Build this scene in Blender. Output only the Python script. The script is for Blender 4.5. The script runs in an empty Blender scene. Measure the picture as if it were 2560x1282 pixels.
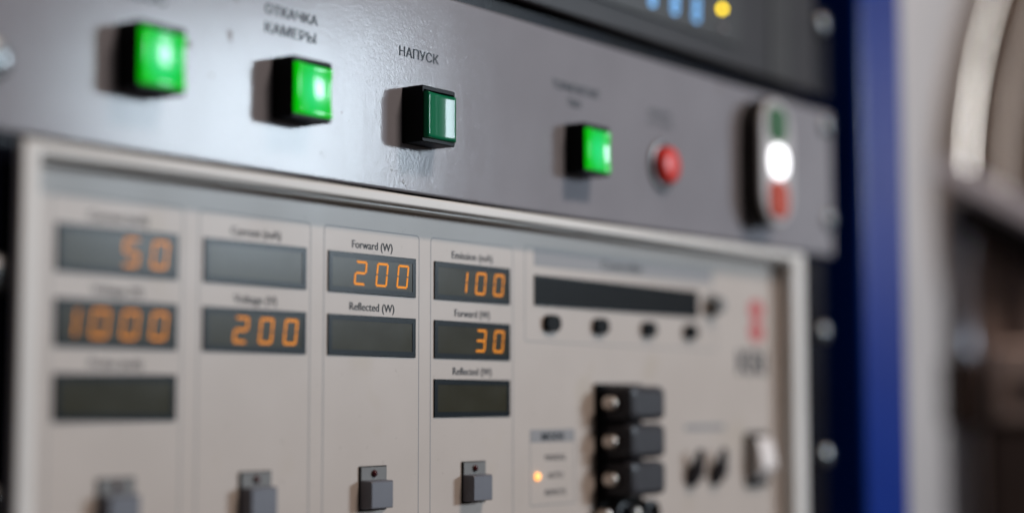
import bpy, bmesh, math, random
from mathutils import Vector, Matrix
random.seed(7)
S = bpy.context.scene
COL = S.collection
MM = 0.001

# ------------------------------------------------------------------ camera
cam = bpy.data.cameras.new('camera')
cam.sensor_width = 36.0
cam.lens = 60.596
cam.clip_start = 0.01
cam.clip_end = 50
cam.dof.use_dof = True
cam.dof.focus_distance = 0.560
cam.dof.aperture_fstop = 2.8
co = bpy.data.objects.new('camera', cam)
COL.objects.link(co)
_fw = Vector((0.80337205, 0.58955926, 0.08374504)).normalized()
_r = _fw.cross(Vector((0, 0, 1))).normalized()
_u = _r.cross(_fw)
_roll = -0.00089882
_r2 = _r * math.cos(_roll) + _u * math.sin(_roll)
_u2 = -_r * math.sin(_roll) + _u * math.cos(_roll)
_m = Matrix((_r2, _u2, -_fw)).transposed().to_4x4()
_m.translation = Vector((-0.28964676, -0.35974856, -0.07853058))
co.matrix_world = _m
S.camera = co

# ------------------------------------------------------------------ light
S.view_settings.view_transform = 'Standard'
S.view_settings.look = 'None'
S.view_settings.exposure = 0
S.view_settings.gamma = 1
w = bpy.data.worlds.new('World')
S.world = w
w.use_nodes = True
w.node_tree.nodes['Background'].inputs[0].default_value = (1.0, 0.88, 0.82, 1)
w.node_tree.nodes['Background'].inputs[1].default_value = 0.068


def area(name, loc, target, sx, sy, power, col):
    l = bpy.data.lights.new(name, 'AREA')
    l.shape = 'RECTANGLE'
    l.size, l.size_y = sx, sy
    l.energy = power
    l.color = col
    o = bpy.data.objects.new(name, l)
    COL.objects.link(o)
    o.location = loc
    o.rotation_euler = (Vector(target) - Vector(loc)).to_track_quat('-Z', 'Y').to_euler()
    return o


area('window_light', (2.04, -2.0, 0.45), (0.1, 0, 0.0), 0.56, 0.40, 45, (0.76, 0.89, 1.0))
area('ceiling_lamp', (0.45, -1.25, 1.45), (0.2, 0, 0.0), 0.5, 0.16, 23, (1.0, 0.83, 0.72))
area('wall_fill_light', (2.1, -0.6, 1.7), (2.3, 0.8, -0.1), 0.6, 0.3, 8.6, (1.0, 0.92, 0.88)).data.spread = math.radians(95)  # added fill light, brightens the back wall and chamber
area('post_sheen_light', (2.80, -1.03, 0.50), (0.51, 0, 0.0), 0.5, 1.0, 4.4, (0.72, 0.86, 1.0))  # added light, placed where the blue post mirrors it as a cool sheen

S.cycles.use_denoising = True
try:
    S.cycles.denoiser = 'OPENIMAGEDENOISE'
except Exception:
    pass
S.cycles.sample_clamp_indirect = 4.0


# ------------------------------------------------------------------ materials
def mat(name, col, rough=0.5, metal=0.0, emit=None, estr=0.0, spec=0.5, coat=0.0):
    m = bpy.data.materials.new(name)
    m.use_nodes = True
    b = m.node_tree.nodes['Principled BSDF']
    b.inputs['Base Color'].default_value = (*col, 1)
    b.inputs['Roughness'].default_value = rough
    b.inputs['Metallic'].default_value = metal
    b.inputs['Specular IOR Level'].default_value = spec
    if coat:
        b.inputs['Coat Weight'].default_value = coat
        b.inputs['Coat Roughness'].default_value = 0.08
    if emit:
        b.inputs['Emission Color'].default_value = (*emit, 1)
        b.inputs['Emission Strength'].default_value = estr
    return m


def nodes(m):
    nt = m.node_tree
    return nt, nt.nodes, nt.links, nt.nodes['Principled BSDF']


def obj_coord(n, l, scale=(1, 1, 1)):
    tc = n.new('ShaderNodeTexCoord')
    mp = n.new('ShaderNodeMapping')
    mp.inputs['Scale'].default_value = scale
    l.new(tc.outputs['Object'], mp.inputs['Vector'])
    return mp.outputs['Vector']


def noise(n, l, vec, scale, detail=2.0, rough=0.5):
    t = n.new('ShaderNodeTexNoise')
    t.inputs['Scale'].default_value = scale
    t.inputs['Detail'].default_value = detail
    t.inputs['Roughness'].default_value = rough
    l.new(vec, t.inputs['Vector'])
    return t.outputs['Fac']


def ramp(n, l, fac, p0, p1, c0, c1):
    r = n.new('ShaderNodeValToRGB')
    r.color_ramp.elements[0].position = p0
    r.color_ramp.elements[1].position = p1
    r.color_ramp.elements[0].color = (*c0, 1)
    r.color_ramp.elements[1].color = (*c1, 1)
    l.new(fac, r.inputs['Fac'])
    return r.outputs['Color']


def mixc(n, l, fac, a, b):
    x = n.new('ShaderNodeMix')
    x.data_type = 'RGBA'
    if isinstance(fac, float):
        x.inputs[0].default_value = fac
    else:
        l.new(fac, x.inputs[0])
    for i, v in ((6, a), (7, b)):
        if isinstance(v, tuple):
            x.inputs[i].default_value = (*v, 1)
        else:
            l.new(v, x.inputs[i])
    return x.outputs[2]


def bump(n, l, h, strength, dist, prev=None):
    b = n.new('ShaderNodeBump')
    b.inputs['Strength'].default_value = strength
    b.inputs['Distance'].default_value = dist
    l.new(h, b.inputs['Height'])
    if prev is not None:
        l.new(prev, b.inputs['Normal'])
    return b.outputs['Normal']


def grey_paint():
    m = mat('orange_peel_grey_paint', (0.23, 0.225, 0.245), 0.3, spec=0.10)
    nt, n, l, b = nodes(m)
    v = obj_coord(n, l)
    fine = noise(n, l, v, 1450, 2, 0.5)
    mid = noise(n, l, v, 330, 2, 0.5)
    nrm = bump(n, l, fine, 0.24, 0.00012)
    nrm = bump(n, l, mid, 0.022, 0.0004, nrm)
    vs = obj_coord(n, l, (1, 1, 0.12))
    streak = noise(n, l, vs, 420, 3, 0.6)
    nrm = bump(n, l, streak, 0.02, 0.0004, nrm)
    l.new(nrm, b.inputs['Normal'])
    base = ramp(n, l, noise(n, l, v, 26, 4), 0.3, 0.7, (0.225, 0.223, 0.248), (0.252, 0.25, 0.277))
    # scattered brown dirt spots with a soft edge
    vo = n.new('ShaderNodeTexVoronoi')
    vo.inputs['Scale'].default_value = 46
    l.new(v, vo.inputs['Vector'])
    spot = ramp(n, l, vo.outputs['Distance'], 0.05, 0.12, (1, 1, 1), (0, 0, 0))
    gate = ramp(n, l, noise(n, l, v, 17, 1), 0.56, 0.62, (0, 0, 0), (1, 1, 1))
    mul = n.new('ShaderNodeMath')
    mul.operation = 'MULTIPLY'
    l.new(spot, mul.inputs[0])
    l.new(gate, mul.inputs[1])
    mul2 = n.new('ShaderNodeMath')
    mul2.operation = 'MULTIPLY'
    mul2.inputs[1].default_value = 0.55
    l.new(mul.outputs[0], mul2.inputs[0])
    l.new(mixc(n, l, mul2.outputs[0], base, (0.10, 0.075, 0.06)), b.inputs['Base Color'])
    rr = n.new('ShaderNodeMapRange')
    rr.inputs[3].default_value = 0.05
    rr.inputs[4].default_value = 0.16
    l.new(noise(n, l, vs, 45, 5, 0.6), rr.inputs[0])
    l.new(rr.outputs[0], b.inputs['Roughness'])
    return m


def painted(name, c0, c1, rough, scale=40, bstr=0.08, bscale=1500, spec=0.5):
    m = mat(name, c0, rough, spec=spec)
    nt, n, l, b = nodes(m)
    v = obj_coord(n, l)
    l.new(ramp(n, l, noise(n, l, v, scale, 4), 0.3, 0.7, c0, c1), b.inputs['Base Color'])
    l.new(bump(n, l, noise(n, l, v, bscale, 2), bstr, 0.0001), b.inputs['Normal'])
    return m


def steel(name, col, rough):
    m = mat(name, col, rough, 1.0)
    nt, n, l, b = nodes(m)
    v = obj_coord(n, l, (1, 1, 0.05))
    rr = n.new('ShaderNodeMapRange')
    rr.inputs[3].default_value = rough * 0.75
    rr.inputs[4].default_value = rough * 1.3
    l.new(noise(n, l, v, 300, 3), rr.inputs[0])
    l.new(rr.outputs[0], b.inputs['Roughness'])
    v2 = obj_coord(n, l)
    l.new(ramp(n, l, noise(n, l, v2, 9, 3), 0.3, 0.7, tuple(c * 0.8 for c in col), col), b.inputs['Base Color'])
    return m


def cream_paint():
    m = painted('cream_panel_paint', (0.445, 0.394, 0.358), (0.472, 0.42, 0.384), 0.38, spec=0.27)
    nt, n, l, b = nodes(m)
    old = b.inputs['Base Color'].links[0].from_socket
    v = obj_coord(n, l)
    st = ramp(n, l, noise(n, l, v, 34, 2), 0.63, 0.74, (0, 0, 0), (0.3, 0.3, 0.3))
    c = mixc(n, l, st, old, (0.40, 0.335, 0.25))
    fine = ramp(n, l, noise(n, l, v, 420, 2), 0.70, 0.74, (0, 0, 0), (0.4, 0.4, 0.4))
    l.new(mixc(n, l, fine, c, (0.36, 0.31, 0.28)), b.inputs['Base Color'])
    rr = n.new('ShaderNodeMapRange')
    rr.inputs[3].default_value = 0.32
    rr.inputs[4].default_value = 0.46
    l.new(noise(n, l, v, 22, 4), rr.inputs[0])
    l.new(rr.outputs[0], b.inputs['Roughness'])
    return m


def display_glass():
    m = mat('smoked_display_window', (0.022, 0.022, 0.017), 0.28, spec=0.12)
    nt, n, l, b = nodes(m)
    v = obj_coord(n, l)
    l.new(ramp(n, l, noise(n, l, v, 90, 4), 0.3, 0.75, (0.022, 0.0195, 0.008), (0.029, 0.026, 0.012)), b.inputs['Base Color'])
    rr = n.new('ShaderNodeMapRange')
    rr.inputs[3].default_value = 0.19
    rr.inputs[4].default_value = 0.28
    l.new(noise(n, l, v, 120, 4), rr.inputs[0])
    l.new(rr.outputs[0], b.inputs['Roughness'])
    return m


def lens_mat(name, col, lit):
    m = mat(name, col, 0.3, coat=0.34 if lit else 0.19, spec=0.06 if lit else 0.05)
    nt, n, l, b = nodes(m)
    v = obj_coord(n, l, (1, 1, 0.15))
    l.new(bump(n, l, noise(n, l, v, 500, 2), 0.04, 0.0002), b.inputs['Normal'])
    if lit:
        # lamp glow, stronger mid-diffuser; its teal tint paints in the window's soft reflection
        vv = obj_coord(n, l, (1, 0, 0.85))
        sub = n.new('ShaderNodeVectorMath')
        sub.operation = 'LENGTH'
        l.new(vv, sub.inputs[0])
        mr = n.new('ShaderNodeMapRange')
        mr.inputs[1].default_value = 0.0
        mr.inputs[2].default_value = 0.0095
        l.new(sub.outputs['Value'], mr.inputs[0])
        c = ramp(n, l, mr.outputs[0], 0.15, 0.85, (0.0, 0.80, 0.20), (0.0, 0.60, 0.0))
        l.new(c, b.inputs['Emission Color'])
        b.inputs['Emission Strength'].default_value = 0.82
    return m


M = dict(
    grey=grey_paint(),
    cream=cream_paint(),
    frame=painted('pale_frame_paint', (0.62, 0.605, 0.585), (0.67, 0.655, 0.635), 0.48, 25, spec=0.3),
    black=painted('black_plastic', (0.003, 0.003, 0.0035), (0.005, 0.005, 0.0055), 0.38, 80, 0.02, spec=0.05),
    ear=painted('black_ear_paint', (0.004, 0.004, 0.006), (0.004, 0.006, 0.014), 0.2, spec=0.08),
    navy=painted('dark_navy_paint', (0.002, 0.003, 0.012), (0.003, 0.004, 0.017), 0.45, spec=0.25),
    blue=painted('blue_rack_paint', (0.0, 0.021, 0.19), (0.0, 0.026, 0.23), 0.2, 14, spec=0.42),
    surround=painted('display_surround', (0.003, 0.006, 0.009), (0.005, 0.009, 0.013), 0.26, 80, spec=0.1),
    glass=display_glass(),
    orange=mat('orange_segment', (0.03, 0.012, 0.004), 0.4, emit=(1.0, 0.325, 0.012), estr=0.82, spec=0.05),
    print=mat('dark_print', (0.02, 0.022, 0.027), 0.5, spec=0.2),
    panelprint=mat('slate_print', (0.013, 0.02, 0.028), 0.5, spec=0.15),
    line=mat('grey_outline_print', (0.235, 0.225, 0.225), 0.5),
    band=mat('grey_band_print', (0.21, 0.20, 0.205), 0.5),
    red_print=mat('red_logo_print', (0.42, 0.05, 0.04), 0.5),
    lit=lens_mat('lit_green_lens', (0.0, 0.10, 0.02), True),
    unlit=lens_mat('dark_green_lens', (0.0, 0.13, 0.055), False),
    cap=painted('slate_key_cap', (0.085, 0.085, 0.105), (0.1, 0.1, 0.122), 0.38, 90, 0.12, 2500),
    keybase=painted('grey_key_base', (0.11, 0.105, 0.10), (0.13, 0.125, 0.12), 0.5, 90, 0.1, 2500),
    darkred=mat('dark_red_lamp', (0.05, 0.004, 0.006), 0.15),
    chrome=steel('bright_screw_steel', (0.36, 0.37, 0.38), 0.36),
    silver=steel('silver_ring', (0.2, 0.19, 0.19), 0.4),
    bead=steel('worn_plated_screw', (0.62, 0.54, 0.48), 0.38),
    red=painted('red_button_plastic', (0.58, 0.022, 0.012), (0.66, 0.03, 0.016), 0.35, 80, spec=0.25),
    orange_red=painted('orange_red_key', (0.42, 0.045, 0.016), (0.46, 0.055, 0.02), 0.4, 80, spec=0.15),
    green_key=painted('green_key', (0.014, 0.085, 0.02), (0.018, 0.1, 0.025), 0.4, 80, spec=0.15),
    keyside=painted('brown_black_body', (0.016, 0.013, 0.012), (0.02, 0.017, 0.016), 0.5, 60, spec=0.15),
    plate=painted('satin_grey_bezel', (0.36, 0.335, 0.335), (0.4, 0.375, 0.375), 0.4, 60),
    white_lamp=mat('white_lamp_lens', (0.8, 0.8, 0.8), 0.3, emit=(0.96, 0.97, 1.0), estr=2.5),
    amber=mat('amber_lamp', (0.5, 0.25, 0.05), 0.3, emit=(1.0, 0.42, 0.12), estr=2.0),
    white=painted('white_plastic', (0.72, 0.68, 0.67), (0.76, 0.72, 0.71), 0.3, 60),
    gauge=painted('charcoal_gauge_face', (0.024, 0.021, 0.023), (0.031, 0.027, 0.029), 0.35, spec=0.1),
    gauge_win=painted('brown_display_filter', (0.024, 0.02, 0.019), (0.029, 0.025, 0.023), 0.3, spec=0.2),
    vfd=mat('blue_segment', (0.05, 0.1, 0.2), 0.4, emit=(0.12, 0.42, 0.85), estr=1.6),
    yellow=mat('yellow_lamp', (0.5, 0.4, 0.0), 0.3, emit=(1.0, 0.70, 0.0), estr=7.0),
    dimlamp=mat('unlit_lamp', (0.16, 0.11, 0.11), 0.3),
    plug=painted('charcoal_plug', (0.026, 0.025, 0.03), (0.032, 0.03, 0.036), 0.42, 80, spec=0.2),
    wall=painted('warm_grey_wall', (0.40, 0.385, 0.388), (0.44, 0.424, 0.426), 0.6, 5, 0.1, 300),
    steel=steel('chamber_steel', (0.17, 0.125, 0.10), 0.42),
    ring=steel('flange_steel', (0.68, 0.55, 0.46), 0.27),
    armpaint=painted('dark_grey_arm_paint', (0.50, 0.48, 0.53), (0.56, 0.54, 0.59), 0.5, spec=0.2),
    dsteel=steel('arm_steel', (0.40, 0.40, 0.44), 0.45),
    brownsteel=steel('brown_tinted_steel', (0.40, 0.31, 0.28), 0.5),
    brown=painted('dark_brown_casting', (0.022, 0.014, 0.012), (0.03, 0.02, 0.018), 0.5, spec=0.15),
    splash=mat('dried_brown_splash', (0.17, 0.145, 0.145), 0.6, spec=0.1),
    glue=mat('grey_paint_blob', (0.24, 0.235, 0.255), 0.14, spec=0.25),
)

# ------------------------------------------------------------------ object helpers
WORLD = {}


def link(name, me, m, loc, parent):
    """one mesh object; loc is its world position in mm"""
    o = bpy.data.objects.new(name, me)
    COL.objects.link(o)
    me.materials.append(m)
    L = Vector(loc) * MM
    WORLD[o] = L
    if parent is not None:
        o.parent = parent
        o.location = L - WORLD[parent]
    else:
        o.location = L
    return o


def thing(name, label, cat, loc, group=None):
    o = bpy.data.objects.new(name, None)
    o.empty_display_size = 0.02
    COL.objects.link(o)
    o.location = Vector(loc) * MM
    WORLD[o] = o.location.copy()
    o['label'] = label
    o['category'] = cat
    if group:
        o['group'] = group
    return o


def finish(bm, smooth=False, angle=0.6):
    bmesh.ops.recalc_face_normals(bm, faces=bm.faces)
    if smooth:   # keep large flat faces flat: hard edge where a big face meets a thin bevel face
        for e in bm.edges:
            if len(e.link_faces) == 2:
                a, b = (f.calc_area() for f in e.link_faces)
                if max(a, b) > 7 * min(a, b):
                    e.smooth = False
    me = bpy.data.meshes.new('mesh')
    bm.to_mesh(me)
    bm.free()
    if smooth:
        for p in me.polygons:
            p.use_smooth = True
        try:
            sharp = [e.use_edge_sharp for e in me.edges]
            me.set_sharp_from_angle(angle=angle)
            for e, q in zip(me.edges, sharp):
                if q:
                    e.use_edge_sharp = True
        except Exception:
            pass
    return me


def add_box(bm, x0, x1, y0, y1, z0, z1, bev=0.0, seg=2):
    r = bmesh.ops.create_cube(bm, size=1)
    vs = r['verts']
    for v in vs:
        v.co = Vector(((x0 + x1) / 2 + v.co.x * (x1 - x0), (y0 + y1) / 2 + v.co.y * (y1 - y0), (z0 + z1) / 2 + v.co.z * (z1 - z0))) * MM
    if bev:
        es = list({e for v in vs for e in v.link_edges})
        bmesh.ops.bevel(bm, geom=es, offset=bev * MM, segments=seg, affect='EDGES', profile=0.5)


def box(name, x0, x1, y0, y1, z0, z1, m, parent, bev=0.0, seg=2):
    c = ((x0 + x1) / 2, (y0 + y1) / 2, (z0 + z1) / 2)
    bm = bmesh.new()
    add_box(bm, x0 - c[0], x1 - c[0], y0 - c[1], y1 - c[1], z0 - c[2], z1 - c[2], bev, seg)
    return link(name, finish(bm, bev > 0), m, c, parent)


def rev_bm(bm, prof, seg=40, cx=0, cz=0):
    """revolve (radius, y) profile around the Y axis"""
    rings = []
    for (r, y) in prof:
        if r < 1e-6:
            rings.append([bm.verts.new((cx * MM, y * MM, cz * MM))])
        else:
            rings.append([bm.verts.new(((cx + r * math.cos(2 * math.pi * k / seg)) * MM, y * MM, (cz + r * math.sin(2 * math.pi * k / seg)) * MM)) for k in range(seg)])
    for a, b in zip(rings, rings[1:]):
        for k in range(seg):
            k2 = (k + 1) % seg
            if len(a) == 1 and len(b) == 1:
                continue
            if len(a) == 1:
                bm.faces.new((a[0], b[k], b[k2]))
            elif len(b) == 1:
                bm.faces.new((a[k], b[0], a[k2]))
            else:
                bm.faces.new((a[k], b[k], b[k2], a[k2]))


def rev(name, prof, m, loc, parent, seg=40, angle=0.6):
    bm = bmesh.new()
    rev_bm(bm, prof, seg)
    return link(name, finish(bm, True, angle), m, loc, parent)


def rrect(w, h, r, n=8):
    pts = []
    for cx, cz, a0 in ((w / 2 - r, h / 2 - r, 0), (-w / 2 + r, h / 2 - r, 90), (-w / 2 + r, -h / 2 + r, 180), (w / 2 - r, -h / 2 + r, 270)):
        for k in range(n + 1):
            a = math.radians(a0 + 90 * k / n)
            pts.append((cx + r * math.cos(a), cz + r * math.sin(a)))
    return pts


def loft(name, loops, m, loc, parent, smooth=True, angle=0.6, cap0=True, cap1=True):
    """loops: list of (points[(x,z)], y) joined into one closed skin"""
    bm = bmesh.new()
    rs = [[bm.verts.new((x * MM, y * MM, z * MM)) for x, z in pts] for pts, y in loops]
    n = len(rs[0])
    for a, b in zip(rs, rs[1:]):
        for k in range(n):
            bm.faces.new((a[k], a[(k + 1) % n], b[(k + 1) % n], b[k]))
    if cap0:
        bm.faces.new(rs[0])
    if cap1:
        bm.faces.new(rs[-1])
    return link(name, finish(bm, smooth, angle), m, loc, parent)


def ring_frame(name, outer, inner, y0, y1, m, parent, bev=1.2):
    """rectangular picture-frame ring; outer/inner = (x0,x1,z0,z1); front at y0"""
    def prof(o, i):
        lo = []
        for (x, z, ix, iz) in ((outer[0], outer[2], inner[0], inner[2]), (outer[1], outer[2], inner[1], inner[2]), (outer[1], outer[3], inner[1], inner[3]), (outer[0], outer[3], inner[0], inner[3])):
            lo.append(((x, z), (ix, iz)))
        return lo
    c = ((outer[0] + outer[1]) / 2, y1, (outer[2] + outer[3]) / 2)
    sx = (1, -1, -1, 1)
    sz = (1, 1, -1, -1)
    bm = bmesh.new()
    cor = prof(0, 0)
    loops = []
    # walk the section: back outer, front outer (rounded), front inner (rounded), back inner
    sec = [('o', 4.4, y1), ('o', 4.4, y0 + 2.6), ('o', 0, y0 + 2.6)]
    for k in range(5):
        a = math.radians(90 * k / 4)
        sec.append(('o', bev * (1 - math.cos(a)), y0 + bev * (1 - math.sin(a))))
    for k in range(5):
        a = math.radians(90 * k / 4)
        sec.append(('i', bev * 0.6 * (1 - math.sin(a)), y0 + bev * 0.6 * (1 - math.cos(a))))
    sec.append(('i', 0, y1))
    for side, off, y in sec:
        lp = []
        for k, ((ox, oz), (ix, iz)) in enumerate(cor):
            if side == 'o':
                x, z = ox + sx[k] * off, oz + sz[k] * off
            else:
                x, z = ix - sx[k] * off, iz - sz[k] * off
            lp.append(bm.verts.new(((x - c[0]) * MM, (y - c[1]) * MM, (z - c[2]) * MM)))
        loops.append(lp)
    for a, b in zip(loops, loops[1:] + loops[:1]):
        for k in range(4):
            bm.faces.new((a[k], a[(k + 1) % 4], b[(k + 1) % 4], b[k]))
    return link(name, finish(bm, True, 0.5), m, c, parent)


def text(name, s, x0, x1, z0, z1, y, m, parent, bold=0.0, label=None):
    """flat lettering filling the box x0..x1, z0..z1 (capital height) on the plane y"""
    cu = bpy.data.curves.new('lettering', 'FONT')
    cu.body = s
    cu.size = 1
    cu.offset = bold
    cu.resolution_u = 3
    t = bpy.data.objects.new('lettering', cu)
    COL.objects.link(t)
    bpy.context.view_layer.update()
    me = bpy.data.meshes.new_from_object(t.evaluated_get(bpy.context.evaluated_depsgraph_get()))
    bpy.data.objects.remove(t)
    bpy.data.curves.remove(cu)
    xs = [v.co.x for v in me.vertices]
    ys = [v.co.y for v in me.vertices]
    a, b, c, d = min(xs), max(xs), min(ys), max(ys)
    for v in me.vertices:
        x = (x0 + (v.co.x - a) / (b - a) * (x1 - x0)) - (x0 + x1) / 2
        z = (z0 + (v.co.y - c) / (d - c) * (z1 - z0)) - (z0 + z1) / 2
        v.co = Vector((x, 0, z)) * MM
    me.materials.clear()
    # give the ink a real thickness
    bm = bmesh.new()
    bm.from_mesh(me)
    bpy.data.meshes.remove(me)
    g = bmesh.ops.extrude_face_region(bm, geom=bm.faces[:])
    for v in [e for e in g['geom'] if isinstance(e, bmesh.types.BMVert)]:
        v.co.y -= 0.03 * MM
    # heavier strokes: the same ink printed again a hair to either side
    hgt = z1 - z0
    src = [(v.co.copy()) for v in bm.verts]
    fs = [[v.index for v in f.verts] for f in (bm.verts.index_update(), bm.faces)[1]]
    for k, dx in enumerate((-0.045, 0.045, -0.02, 0.02) if m is M['panelprint'] else (-0.028, 0.028)):
        nv = [bm.verts.new((c.x + dx * hgt * MM, c.y - 0.006 * (k + 1) * MM, c.z)) for c in src]
        for f in fs:
            bm.faces.new([nv[i] for i in f])
    o = link(name, finish(bm), m, ((x0 + x1) / 2, y, (z0 + z1) / 2), parent)
    if label:
        o['label'] = label
    return o


def screw(x, y, z, parent, r=4.6, name='screw', m=None):
    """pan-head screw with a cross slot, head proud of plane y"""
    bm = bmesh.new()
    prof = [(r, 0.0), (r, -0.8), (r * 0.92, -1.6), (r * 0.7, -2.3), (r * 0.4, -2.7), (0, -2.8)]
    rev_bm(bm, prof, 28)
    o = link(name, finish(bm, True, 0.7), m or M['chrome'], (x, y, z), parent)
    bm = bmesh.new()
    a = random.uniform(0, 1.5)
    for k in range(2):
        q = bmesh.new()
        add_box(q, -r * 0.5, r * 0.5, -2.95 - 0.01 * k, -2.1, -0.5, 0.5)
        bmesh.ops.rotate(q, verts=q.verts, cent=(0, 0, 0), matrix=Matrix.Rotation(a + k * math.pi / 2, 3, 'Y'))
        t = bpy.data.meshes.new('t')
        q.to_mesh(t)
        q.free()
        bm.from_mesh(t)
        bpy.data.meshes.remove(t)
    link('slot', finish(bm), M['black'], (x, y, z), o)
    return o


SEG = {'0': 'abcdef', '1': 'bc', '2': 'abged', '3': 'abgcd', '5': 'afgcd', '8': 'abcdefg'}


def digit(ch, xr, zb, y, parent, m, w=5.6, h=7.7, t=0.74, slant=0.13):
    """seven-segment digit, right edge (at its foot) xr, foot zb"""
    bm = bmesh.new()
    g = 0.2

    def poly(pts):
        f = [bm.verts.new(((x - w + z * slant - w * 0.0) * MM, 0, z * MM)) for x, z in pts]
        b = [bm.verts.new(((x - w + z * slant) * MM, 0.06 * MM, z * MM)) for x, z in pts]
        bm.faces.new(f)
        n = len(pts)
        for k in range(n):
            bm.faces.new((f[k], f[(k + 1) % n], b[(k + 1) % n], b[k]))
    hh = h / 2
    H = {'a': h - t, 'g': hh - t / 2, 'd': 0}
    for s in SEG[ch]:
        if s in H:
            z = H[s]
            i = t * 0.62
            poly([(t + g, z), (w - t - g, z), (w - i, z + t * 0.5), (w - t - g, z + t), (t + g, z + t), (i, z + t * 0.5)] if s == 'g' else
                 ([(t + g, z), (w - t - g, z), (w - i + .1, z + t), (i - .1, z + t)] if s == 'a' else [(i - .1, z), (w - i + .1, z), (w - t - g, z + t), (t + g, z + t)]))
        else:
            x = 0 if s in 'ef' else w - t
            z0, z1 = (hh + g, h - t * 0.55) if s in 'bf' else (t * 0.55, hh - g)
            poly([(x, z0), (x + t, z0), (x + t, z1), (x, z1)])
    return link('digit', finish(bm), m, (xr, y, zb), parent)


# ================================================================== SETTING
wl = box('wall', -900, 4200, 800, 860, -1300, 1700, M['wall'], None)
wl['kind'] = 'structure'

# ================================================================== RACK
rack = thing('equipment_rack', 'blue painted equipment rack with dark navy rails holding the instruments', 'rack', (215, 0, -400))
def rail(x0, x1, yy):
    bm = bmesh.new()
    cx = (x0 + x1) / 2
    add_box(bm, x0 - cx, x1 - cx, 0, 2.5, -420, 420, 0.4, 1)
    add_box(bm, (x0 if cx > 200 else x1) - cx - (0 if cx > 200 else 2.5), (x0 if cx > 200 else x1) - cx + (2.5 if cx > 200 else 0), 2.6, 60, -420, 420)
    return link('mounting_rail', finish(bm), M['navy'], (cx, yy, 20), rack)
rail(-60, -6, 1.2)
rail(436, 560, 36)
bm = bmesh.new()
add_box(bm, -25.5, 25.5, 0, 60, -420, 420, 2.5, 3)
link('post', finish(bm, True), M['blue'], (513.5, -2, 20), rack)['label'] = 'glossy blue upright post at the rack edge'
bm = bmesh.new()
add_box(bm, -25, 25, 0, 60, -420, 420, 2.5, 3)
link('post', finish(bm, True), M['blue'], (-88, -2, 20), rack)
box('back_panel', -60, 486, 380, 384, -400, 440, M['navy'], rack)

# ================================================================== PUSHBUTTON PANEL
YP = -3.0
cp = thing('control_panel', 'grey orange-peel painted panel with four square green pushbuttons', 'control panel', (210, -1, -10.5))
bm = bmesh.new()
add_box(bm, -243, 243, -1, 1, -34, 34, 0.7, 3)
link('face_plate', finish(bm, True), M['grey'], (209.5, -2, 23.3), cp)

box('chassis', -5, 428, 0.5, 300, -8.5, 62.8, M['ear'], cp)  # black filler box, added so the gap above the plate stays dark


def push_button(xl, lit, label):
    w_, z0, z1 = 17.2, 4.9, 23.3
    cx, cz = xl + w_ / 2, (z0 + z1) / 2
    # square black housing: a tube with a recessed mouth
    o = [(rrect(w_, z1 - z0, 0.5, 3), 0), (rrect(w_, z1 - z0, 0.5, 3), -8.1), (rrect(w_ - .5, z1 - z0 - .5, 0.4, 3), -8.4),
         (rrect(w_ - 1.1, z1 - z0 - 2.6, 0.4, 3), -8.4), (rrect(w_ - 1.1, z1 - z0 - 2.6, 0.4, 3), -6)]
    h = loft('push_button', o, M['black'], (cx, YP, cz), cp, angle=0.4)
    h['label'] = label
    # lens: rounded block with a dished front, dish deepest left of the middle
    lw, lh, n = w_ - 1.6, z1 - z0 - 3.4, 16
    bm = bmesh.new()
    y0, y1 = -6.2, -10.4
    grid = []
    for i in range(n + 1):
        row = []
        for j in range(n + 1):
            u, v = i / n * 2 - 1, j / n * 2 - 1
            x, z = u * (lw / 2 - .55), v * (lh / 2 - .55)
            d = 0.70 * (1.5625 - (u - 0.25) ** 2) + (0.5 if lit else 0.04) * (1 - v * v)
            row.append(bm.verts.new((x * MM, (y1 + d) * MM, z * MM)))
        grid.append(row)
    for i in range(n):
        for j in range(n):
            bm.faces.new((grid[i][j], grid[i + 1][j], grid[i + 1][j + 1], grid[i][j + 1]))
    per = [grid[i][0] for i in range(n)] + [grid[n][j] for j in range(n)] + [grid[i][n] for i in range(n, 0, -1)] + [grid[0][j] for j in range(n, 0, -1)]
    prev = per
    for off, y in ((0.3, 0.12), (0.55, 0.6)):
        cur = []
        for v in per:
            sx = 1 + off * MM / abs(lw / 2 - .55) / MM
            sz = 1 + off * MM / abs(lh / 2 - .55) / MM
            cur.append(bm.verts.new((v.co.x * sx, v.co.y + y * MM, v.co.z * sz)))
        for k in range(len(per)):
            k2 = (k + 1) % len(per)
            bm.faces.new((prev[k], prev[k2], cur[k2], cur[k]))
        prev = cur
    base = [bm.verts.new((v.co.x, y0 * MM, v.co.z)) for v in prev]
    for k in range(len(per)):
        k2 = (k + 1) % len(per)
        bm.faces.new((prev[k], prev[k2], base[k2], base[k]))
    bm.faces.new(base)
    link('lens', finish(bm, True, 0.9), M['lit' if lit else 'unlit'], (cx, YP, cz - 0.35), h)
    return h


push_button(16.6, True, 'lit green pushbutton under cut-off lettering')
push_button(76.0, True, 'lit green pushbutton under the two-line lettering')
push_button(136.2, False, 'unlit dark green pushbutton')
push_button(229.6, True, 'lit green pushbutton nearest the red button')

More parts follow.
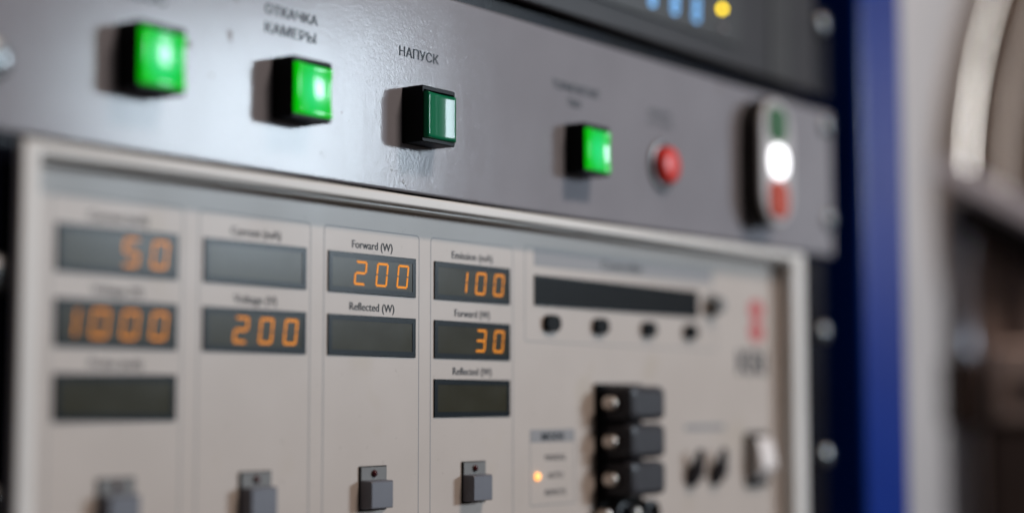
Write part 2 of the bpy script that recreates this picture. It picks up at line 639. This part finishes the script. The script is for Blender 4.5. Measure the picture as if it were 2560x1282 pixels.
YT = YP - 0.01
text('lettering', 'НАСОС', 14.5, 34, 30.8, 34.3, YT, M['panelprint'], cp)
text('lettering', 'ОТКАЧКА', 72.9, 95.6, 36.2, 39.4, YT, M['panelprint'], cp)
text('lettering', 'КАМЕРЫ', 72.9, 94.8, 30.5, 33.8, YT, M['panelprint'], cp)
text('lettering', 'НАПУСК', 134.6, 154.9, 33.5, 36.9, YT, M['panelprint'], cp)
text('lettering', 'ТОРМОЖЕНИЕ', 221.5, 252.5, 35.7, 39.0, YT, M['panelprint'], cp)
text('lettering', 'ТМН', 231, 240, 30.3, 33.3, YT, M['panelprint'], cp)
text('lettering', 'АВАР.', 288, 306, 34.8, 37.4, YT, M['panelprint'], cp)
text('lettering', 'СТОП', 288, 306, 30.8, 33.4, YT, M['panelprint'], cp)

# red round pushbutton in a bright ring
rb = rev('push_button', [(10.2, 0), (10.2, -.8), (9.7, -1.4), (8.6, -1.6), (8.2, -1.2), (8.2, 0)], M['silver'], (298, YP, 15.4), cp)
rb['label'] = 'small round red pushbutton in a metal ring'
rev('cap', [(7.3, 0), (7.3, -3.4), (6.9, -4.5), (5.8, -5.1), (3.0, -5.4), (0, -5.5)], M['red'], (298, YP, 15.4), rb)

# twin start / stop switch
tw = loft('twin_switch', [(rrect(30, 56, 14.8, 12), 0), (rrect(30, 56, 14.8, 12), -9.2)], M['keyside'], (377, YP, 24.8), cp)
tw['label'] = 'oblong twin switch, green above red, white lamp between'
loft('bezel', [(rrect(29.4, 55.4, 14.6, 12), -9.2), (rrect(29.4, 55.4, 14.6, 12), -10.1), (rrect(28.2, 54.2, 14, 12), -10.7)], M['plate'], (377, YP, 24.8), tw)
loft('key', [(rrect(17.5, 15, 5), -10.6), (rrect(17.5, 15, 5), -11.0), (rrect(16, 13.5, 4.6), -11.4)], M['green_key'], (377, YP, 41.3), tw)['label'] = 'green key'
loft('key', [(rrect(17.5, 16, 5), -10.6), (rrect(17.5, 16, 5), -11.2), (rrect(16, 14.5, 4.6), -11.8)], M['orange_red'], (377, YP, 8.4), tw)['label'] = 'orange red key'
loft('lamp', [(rrect(14.5, 14.2, 6), -10.6), (rrect(14.5, 14.2, 6), -11.6), (rrect(12, 12, 5), -12.6)], M['white_lamp'], (377, YP, 24.9), tw)

screw(446, YP, 50.5, cp)
screw(447.5, YP, 6.0, cp)
screw(-23.4, YP, 7.2, cp, 5.4)
# dried brown splashes
for (x, z, q) in ((58.5, 27.5, 1.0), (58.9, 25.9, .7), (42.5, 21.6, .95), (51.5, 14.2, .55), (107, 11, .35), (61, 38, .7)):
    rev('splash_mark', [(q, 0.01), (q * .8, -.05), (q * .4, -.09), (0, -.1)], M['splash'], (x, YP, z), cp, 14)
# runs and blobs in the paint
bm = bmesh.new()
for (x, z, r) in ((131, -4.2, .55), (133.5, -5.5, .35), (137, -7.6, .75), (138.4, -8.6, .5), (134.6, -7.9, .3), (105.5, -1.0, .3), (98, -2.6, .5), (99.2, -3.8, .35),
                  (140.5, -3.2, .4), (129.2, -1.6, .25), (118.3, 1.5, .3), (121.5, 4.0, .3), (110, 8.6, .4), (104.7, 5.8, .25), (132.2, 1.2, .22), (136.2, -5.2, .25), (147.5, -4.6, .3), (126.4, -4.4, .22)):
    prof = [(r * 1.0, 0.02), (r * .9, -r * .06), (r * .7, -r * .12), (r * .35, -r * .16), (0, -r * .17)]
    rev_bm(bm, prof, 12, x - 125, z)
pts = [(129.2, 0.5), (129.6, -1.6), (130.8, -3.6), (132.4, -4.5), (134.0, -4.0), (135.0, -2.4), (135.2, -1.0)]
for (a, b) in zip(pts, pts[1:]):
    for t in range(6):
        x, z = a[0] + (b[0] - a[0]) * t / 6, a[1] + (b[1] - a[1]) * t / 6
        rev_bm(bm, [(.17, 0.02), (.12, -.025), (0, -.04)], 8, x - 125, z)
link('paint_drip', finish(bm, True), M['glue'], (125, YP, 0), cp)

# ================================================================== POWER SUPPLY
ps = thing('power_supply', 'cream power supply with amber number displays in a pale raised frame', 'power supply', (200, 0, -136))
box('face_plate', -15, 412, 0, 3, -150, -12.6, M['cream'], ps)
ring_frame('frame', (-17, 413, -152, -12.4), (-11.4, 401, -148, -15.9), -8, -0.05, M['frame'], ps, 1.0)
box('mounting_ear', -38, -10.5, -0.9, 1.15, -152, -12.6, M['ear'], ps, 0.3, 1)
box('mounting_ear', 412.2, 447, -0.9, 1.15, -152, -12.6, M['ear'], ps, 0.3, 1)
box('chassis', -8, 420, 3.2, 360, -150, -14, M['ear'], ps)
for z in (-46.6, -103.5):
    screw(-20.3, -0.9, z, ps)
    screw(444.2, -0.9, z, ps)


def outline(name, x0, x1, z0, z1, r, t, parent, m):
    a = rrect(x1 - x0, z1 - z0, r)
    b = rrect(x1 - x0 - 2 * t, z1 - z0 - 2 * t, max(r - t, .05))
    bm = bmesh.new()
    A = [bm.verts.new((x * MM, -0.02 * MM, z * MM)) for x, z in a]
    B = [bm.verts.new((x * MM, -0.02 * MM, z * MM)) for x, z in b]
    A2 = [bm.verts.new((x * MM, 0.01 * MM, z * MM)) for x, z in a]
    B2 = [bm.verts.new((x * MM, 0.01 * MM, z * MM)) for x, z in b]
    n = len(A)
    for k in range(n):
        k2 = (k + 1) % n
        bm.faces.new((A[k], A[k2], B[k2], B[k]))
        bm.faces.new((A[k], A[k2], A2[k2], A2[k]))
        bm.faces.new((B[k], B[k2], B2[k2], B2[k]))
    return link(name, finish(bm), m, ((x0 + x1) / 2, -0.015, (z0 + z1) / 2), parent)


PIT = 52.2
ROWS = [(-31.9, -44.6), (-51.5, -64.2), (-71.1, -83.7)]


def display(c, r, val, label):
    x0, x1 = c * PIT, c * PIT + 42.4
    z1, z0 = ROWS[r]
    cx, cz = (x0 + x1) / 2, (z0 + z1) / 2
    W, H, b = x1 - x0, z1 - z0, 1.75
    d = loft('number_display', [(rrect(W, H, .15, 2), 0.0), (rrect(W, H, .15, 2), -0.35), (rrect(W - .2, H - .2, .1, 2), -0.42), (rrect(W - 2 * b, H - 2 * b, .1, 2), -0.42), (rrect(W - 2 * b, H - 2 * b, .1, 2), -0.1)],
             M['surround'], (cx, -0.02, cz), ps, smooth=False)
    d['label'] = label
    box('window', x0 + b + .01, x1 - b - .01, -0.3, -0.14, z0 + b + .01, z1 - b - .01, M['glass'], d)
    for k, ch in enumerate(reversed(val)):
        digit(ch, x0 + 38.0 - 10.35 * k, z0 + 2.6, -0.37, d, M['orange'])


caps = [['Current (mA)', 'Voltage (V)', 'Probe (mA)'], ['Current (mA)', 'Voltage (V)'], ['Forward (W)', 'Reflected (W)'], ['Emission (mA)', 'Forward (W)', 'Reflected (W)']]
vals = [['50', '1000', ''], ['', '200'], ['200', ''], ['100', '30', '']]
wd = {'Current (mA)': 20.6, 'Voltage (V)': 17.6, 'Probe (mA)': 18.2, 'Forward (W)': 19.6, 'Reflected (W)': 21.6, 'Emission (mA)': 22.8}
for c in range(4):
    outline('column_outline', c * PIT - 1.9, c * PIT + 44.6, -170, -24.0, 1.6, 0.42, ps, M['line'])
    for r, (cap, val) in enumerate(zip(caps[c], vals[c])):
        h = wd[cap] / 2
        cx = c * PIT + 21.0
        text('caption', cap, cx - h, cx + h, ROWS[r][0] + 0.75, ROWS[r][0] + 4.05, -0.03, M['print'], ps)
        display(c, r, val, ('blank number display' if not val else 'amber number display reading ' + val))


def key_switch(c):
    x0 = c * PIT + 15.0
    k = loft('key_switch', [(rrect(12.9, 13.9, .2, 2), 0), (rrect(12.9, 13.9, .2, 2), -0.5)], M['black'], (x0 + 6.45, -0.01, -105.6), ps, smooth=False)
    box('lamp_plate', x0 + .35, x0 + 12.55, -0.85, -0.5, -103.1, -98.95, M['keybase'], k, 0.08, 1)
    rev('indicator_lamp', [(1.15, 0), (1.15, -.35), (.85, -.8), (.4, -1.05), (0, -1.1)], M['darkred'], (x0 + 6.4, -0.85, -101.0), k, 20)
    a = [(-5.9, -4.3), (5.9, -4.3), (5.9, 4.3), (-5.9, 4.3)]
    def rr(w_, h_, dx, r):
        return [(x + dx, z) for x, z in rrect(w_, h_, r, 3)]
    loft('cap', [(rr(11.9, 8.9, 0, .3), 0), (rr(11.7, 8.7, -.05, .3), -3.2), (rr(10.6, 8.5, -.5, .3), -4.3), (rr(10.0, 7.9, -.6, .3), -4.6)], M['cap'], (x0 + 6.2, -0.51, -107.5), k, angle=0.35)


for c in range(4):
    key_switch(c)

# right-hand controller section
outline('column_outline', 208, 346, -57.3, -22.8, 1.2, 0.42, ps, M['line'])
box('title_band', 214, 342.7, -0.05, 0.005, -29.8, -23.6, M['band'], ps)
text('caption', 'Controller', 258, 288, -28.3, -24.9, -0.07, M['print'], ps, 0.01)
lcd = loft('text_display', [(rrect(116.4, 10.9, .15, 2), 0.0), (rrect(116.4, 10.9, .15, 2), -0.4), (rrect(114.6, 9.1, .1, 2), -0.4), (rrect(114.6, 9.1, .1, 2), -0.1)], M['surround'], (272.1, -0.02, -38.6), ps, smooth=False)
lcd['label'] = 'long dark text display, switched off'
box('window', 215, 329.2, -0.3, -0.14, -43.1, -34.1, M['black'], lcd)
for x in (223.4, 255.6, 290.2, 322.6):
    loft('oval_key', [(rrect(9.4, 6.0, 2.9), 0), (rrect(9.4, 6.0, 2.9), -1.6), (rrect(8.8, 5.4, 2.6), -2.0)], M['black'], (x + 0.6, -0.01, -50.2), ps)
kn = rev('knob', [(5.2, 0), (5.2, -.8), (3.6, -1.2), (3.4, -5.0), (3.0, -5.6), (0, -5.8)], M['keybase'], (341.2, -0.01, -38.6), ps)
# red emblem: two stacked lobes joined at a waist
bm = bmesh.new()
prof = [(0, 9.6), (5.2, 8.2), (6.6, 4.6), (4.6, 1.2), (2.6, 0), (4.6, -1.2), (6.6, -4.6), (5.2, -8.2), (0, -9.6), (-5.2, -8.2), (-6.6, -4.6), (-4.6, -1.2), (-2.6, 0), (-4.6, 1.2), (-6.6, 4.6), (-5.2, 8.2)]
F = [bm.verts.new((x * 1.1 * MM, -0.04 * MM, z * MM)) for x, z in prof]
B = [bm.verts.new((x * 1.1 * MM, 0.01 * MM, z * MM)) for x, z in prof]
bm.faces.new(F)
for k in range(len(F)):
    k2 = (k + 1) % len(F)
    bm.faces.new((F[k], F[k2], B[k2], B[k]))
link('emblem', finish(bm), M['red_print'], (381, -0.015, -43.6), ps)
text('lettering', 'KRI', 364, 389, -67, -56.5, -0.03, M['print'], ps, 0.02)

outline('mode_outline', 211.2, 239.6, -115.6, -88.5, .4, 0.4, ps, M['line'])
box('title_band', 211.7, 239.1, -0.05, 0.005, -93.1, -88.95, M['band'], ps)
text('caption', 'MODE', 218.4, 232.4, -92.5, -89.6, -0.07, M['print'], ps, 0.03)
for s, a, b, z in (('MANUAL', 220.6, 233.7, -98.6), ('AUTO', 222.2, 231.8, -105), ('REMOTE', 220.6, 233.7, -111.1)):
    text('caption', s, a, b, z - 1.05, z + 1.05, -0.03, M['print'], ps)
rev('indicator_lamp', [(1.5, 0), (1.5, -.5), (1.1, -1.1), (.5, -1.4), (0, -1.45)], M['amber'], (215.5, -0.01, -105.2), ps, 20)['label'] = 'lit amber indicator lamp'

# column of plugs
blk = box('plug_block', 252.5, 283, -2.4, -0.02, -150, -71.8, M['black'], ps, 0.4, 1)
for k, z in enumerate((-79.2, -93.4, -107.4)):
    p = loft('plug', [(rrect(25, 13.0, 2.0, 4), 0), (rrect(25, 13.0, 2.0, 4), -9.5), (rrect(23.6, 11.4, 2.2, 4), -11.6), (rrect(20, 8.6, 2.2, 4), -12.2)], M['plug'], (268.4, -2.42, z), ps, angle=0.35)
    rev('thumb_screw', [(2.6, 0), (2.6, -2.6), (2.2, -3.8), (1.2, -4.5), (0, -4.6)], M['bead'], (253.2, -5.2, z), p, 24)
for x in (252.8, 273.0):
    rev('thumb_screw', [(2.6, 0), (2.6, -2.6), (2.2, -3.8), (1.2, -4.5), (0, -4.6)], M['bead'], (x, -2.42, -120.8), blk, 24)
    rev('socket', [(5.4, 0), (5.4, -5.2), (4.2, -5.6), (3.8, -3.0), (0, -3.0)], M['plug'], (x + 9, -2.42, -121.5), blk, 28)

# two bat-handled toggles, under a printed bar
box('title_band', 319, 352, -0.05, 0.005, -90.4, -88.0, M['band'], ps)
for x in (323.2, 342.6):
    t = rev('toggle_switch', [(4.6, 0), (4.6, -1.4), (3.9, -1.8), (3.4, -3.2), (2.6, -3.6), (0, -3.6)], M['plug'], (x, -0.01, -108.6), ps, 28)
    bm = bmesh.new()
    rev_bm(bm, [(3.2, 0), (2.6, -4), (1.9, -8), (1.5, -10), (0.9, -10.8), (0, -11)], 20)
    bmesh.ops.rotate(bm, verts=bm.verts, cent=(0, 0, 0), matrix=Matrix.Rotation(math.radians(-78), 3, 'X'))
    link('lever', finish(bm, True), M['plug'], (x, -2.9, -108.4), t)
# white rocker in a black surround
rk = loft('rocker_switch', [(rrect(17.5, 23, 1.6, 4), 0), (rrect(17.5, 23, 1.6, 4), -1.8), (rrect(16.3, 21.8, 1.2, 4), -2.3), (rrect(13.6, 18.6, .8, 4), -2.3), (rrect(13.6, 18.6, .8, 4), -0.6)], M['black'], (378, -0.01, -103.4), ps, angle=0.4)
rk['label'] = 'white rocker switch in a black surround'
bm = bmesh.new()
vs = []
prof = [(9.0, -0.5), (9.0, -4.2), (7.4, -5.6), (-2.6, -7.6), (-4.6, -7.0), (-8.8, -1.4), (-9.0, -0.5)]
for x in (-6.6, 6.6):
    vs.append([bm.verts.new((x * MM, y * MM, z * MM)) for z, y in prof])
n = len(prof)
for k in range(n):
    bm.faces.new((vs[0][k], vs[0][(k + 1) % n], vs[1][(k + 1) % n], vs[1][k]))
bm.faces.new(vs[0])
bm.faces.new(vs[1])
bmesh.ops.bevel(bm, geom=bm.edges[:], offset=0.5 * MM, segments=2, affect='EDGES')
link('rocker', finish(bm, True, 0.5), M['white'], (378, -0.01, -103.2), rk)

# ================================================================== DARK GAUGE ABOVE
gz = 64.6
ga = thing('gauge_controller', 'charcoal instrument with blue digits and a yellow lamp above the grey panel', 'gauge', (210, 0, gz))
bm = bmesh.new()
add_box(bm, -230, 230, -2.2, 2.2, -44, 44, 1.0, 2)
link('face_plate', finish(bm, True), M['gauge'], (206, -1.0, gz + 44), ga)
box('chassis', -10, 425, 1.4, 340, gz + 2, gz + 86, M['ear'], ga)
dw = box('display_window', 120, 362, -4.4, -3.22, 73.8, 103, M['gauge_win'], ga, 0.3, 1)
for k, x in enumerate((290.5, 307.8, 325.2)):
    digit('8', x + 1.2, 78.2, -4.5, dw, M['vfd'], 4.6, 10.5, 1.3, 0.06)
rev('indicator_lamp', [(1.3, 0), (1.3, -.6), (.9, -1.2), (0, -1.5)], M['yellow'], (345.4, -4.42, 87.6), ga, 20)['label'] = 'lit yellow indicator lamp'
rev('indicator_lamp', [(1.6, 0), (1.6, -.6), (1.1, -1.2), (0, -1.5)], M['dimlamp'], (345.4, -4.42, 79.2), ga, 20)['label'] = 'unlit indicator lamp'
box('trim_strip', 391, 408, -3.7, -3.22, gz + 1, 107, M['gauge_win'], ga)
screw(447.5, -1, 99.5, ga)
box('mounting_ear', 436.2, 455, -0.9, 1.1, gz + .5, 107, M['ear'], ga)

# ================================================================== VACUUM CHAMBER BEHIND
# built in its own frame: x to the right across the chamber, y away from the room, z up
ch = thing('vacuum_chamber', 'blurred steel vacuum chamber with a curved rim and slanting arm', 'vacuum chamber', (898, 126, 0))
ch.rotation_euler = (0, 0, math.radians(-53.73))
CO = WORLD[ch] / MM


def at(x, y, z):
    return (CO.x + x, CO.y + y, CO.z + z)


def cbox(name, x0, x1, y0, y1, z0, z1, m, bev=2, roty=0, parent=None):
    bm = bmesh.new()
    hx, hy, hz = (x1 - x0) / 2, (y1 - y0) / 2, (z1 - z0) / 2
    add_box(bm, -hx, hx, -hy, hy, -hz, hz, bev, 5)
    bmesh.ops.rotate(bm, verts=bm.verts, cent=(0, 0, 0), matrix=Matrix.Rotation(math.radians(roty), 3, 'Y'))
    return link(name, finish(bm, True, 0.5), m, at((x0 + x1) / 2, (y0 + y1) / 2, (z0 + z1) / 2), parent or ch)


R = 452
rev('flange', [(R - 20, 14), (R - 19, -5), (R - 16, -8), (R - 8, -9), (R - 2, -5), (R, 2), (R, 30)], M['ring'], at(R + 1, 0, 73), ch, 220, 0.7)
rev('door', [(R, 30), (R - 20, 30), (R - 22, 12), (R - 34, 9), (R - 38, 2), (R - 44, -2), (R - 50, 2), (R - 54, 10), (R - 90, 12), (R * .4, 16), (0, 16)], M['steel'], at(R + 1, 0, 73), ch, 220, 0.7)
rev('shell', [(R - 165, 31), (R - 165, 520), (0, 520)], M['steel'], at(R + 1, 0, 73), ch, 120)
bm = bmesh.new()
for a in (0,):
    q = bmesh.ops.create_cone(bm, cap_ends=True, segments=40, radius1=10.5 * MM, radius2=10.5 * MM, depth=500 * MM)
link('door_post', finish(bm, True), M['dsteel'], at(3, -32, -187), ch)
cbox('hinge_plate', 18, 54, -26, -12, -380, 50, M['brownsteel'], 3)
cbox('hinge_plate', 46, 200, -40, -14, -380, 46, M['brownsteel'], 6)
cbox('arm', -28, 150, -70, -54, 33, 49, M['armpaint'], 3, 28)
cbox('arm_mount', -4, 126, -50, -42, 10, 50, M['brown'], 4, 28)
cbox('clamp', -12, 11, -62, -36, -97, -49, M['brown'], 3)
pb = cbox('port_box', 18, 120, -66, -42, -92, -40, M['brownsteel'], 3)
rev('port', [(9, 0), (9, -2), (6.5, -2.4), (6, -.4), (0, -.4)], M['black'], at(39, -66.1, -72), pb)
cbox('apron', 14, 160, -60, -42, -380, -94, M['brown'], 3)
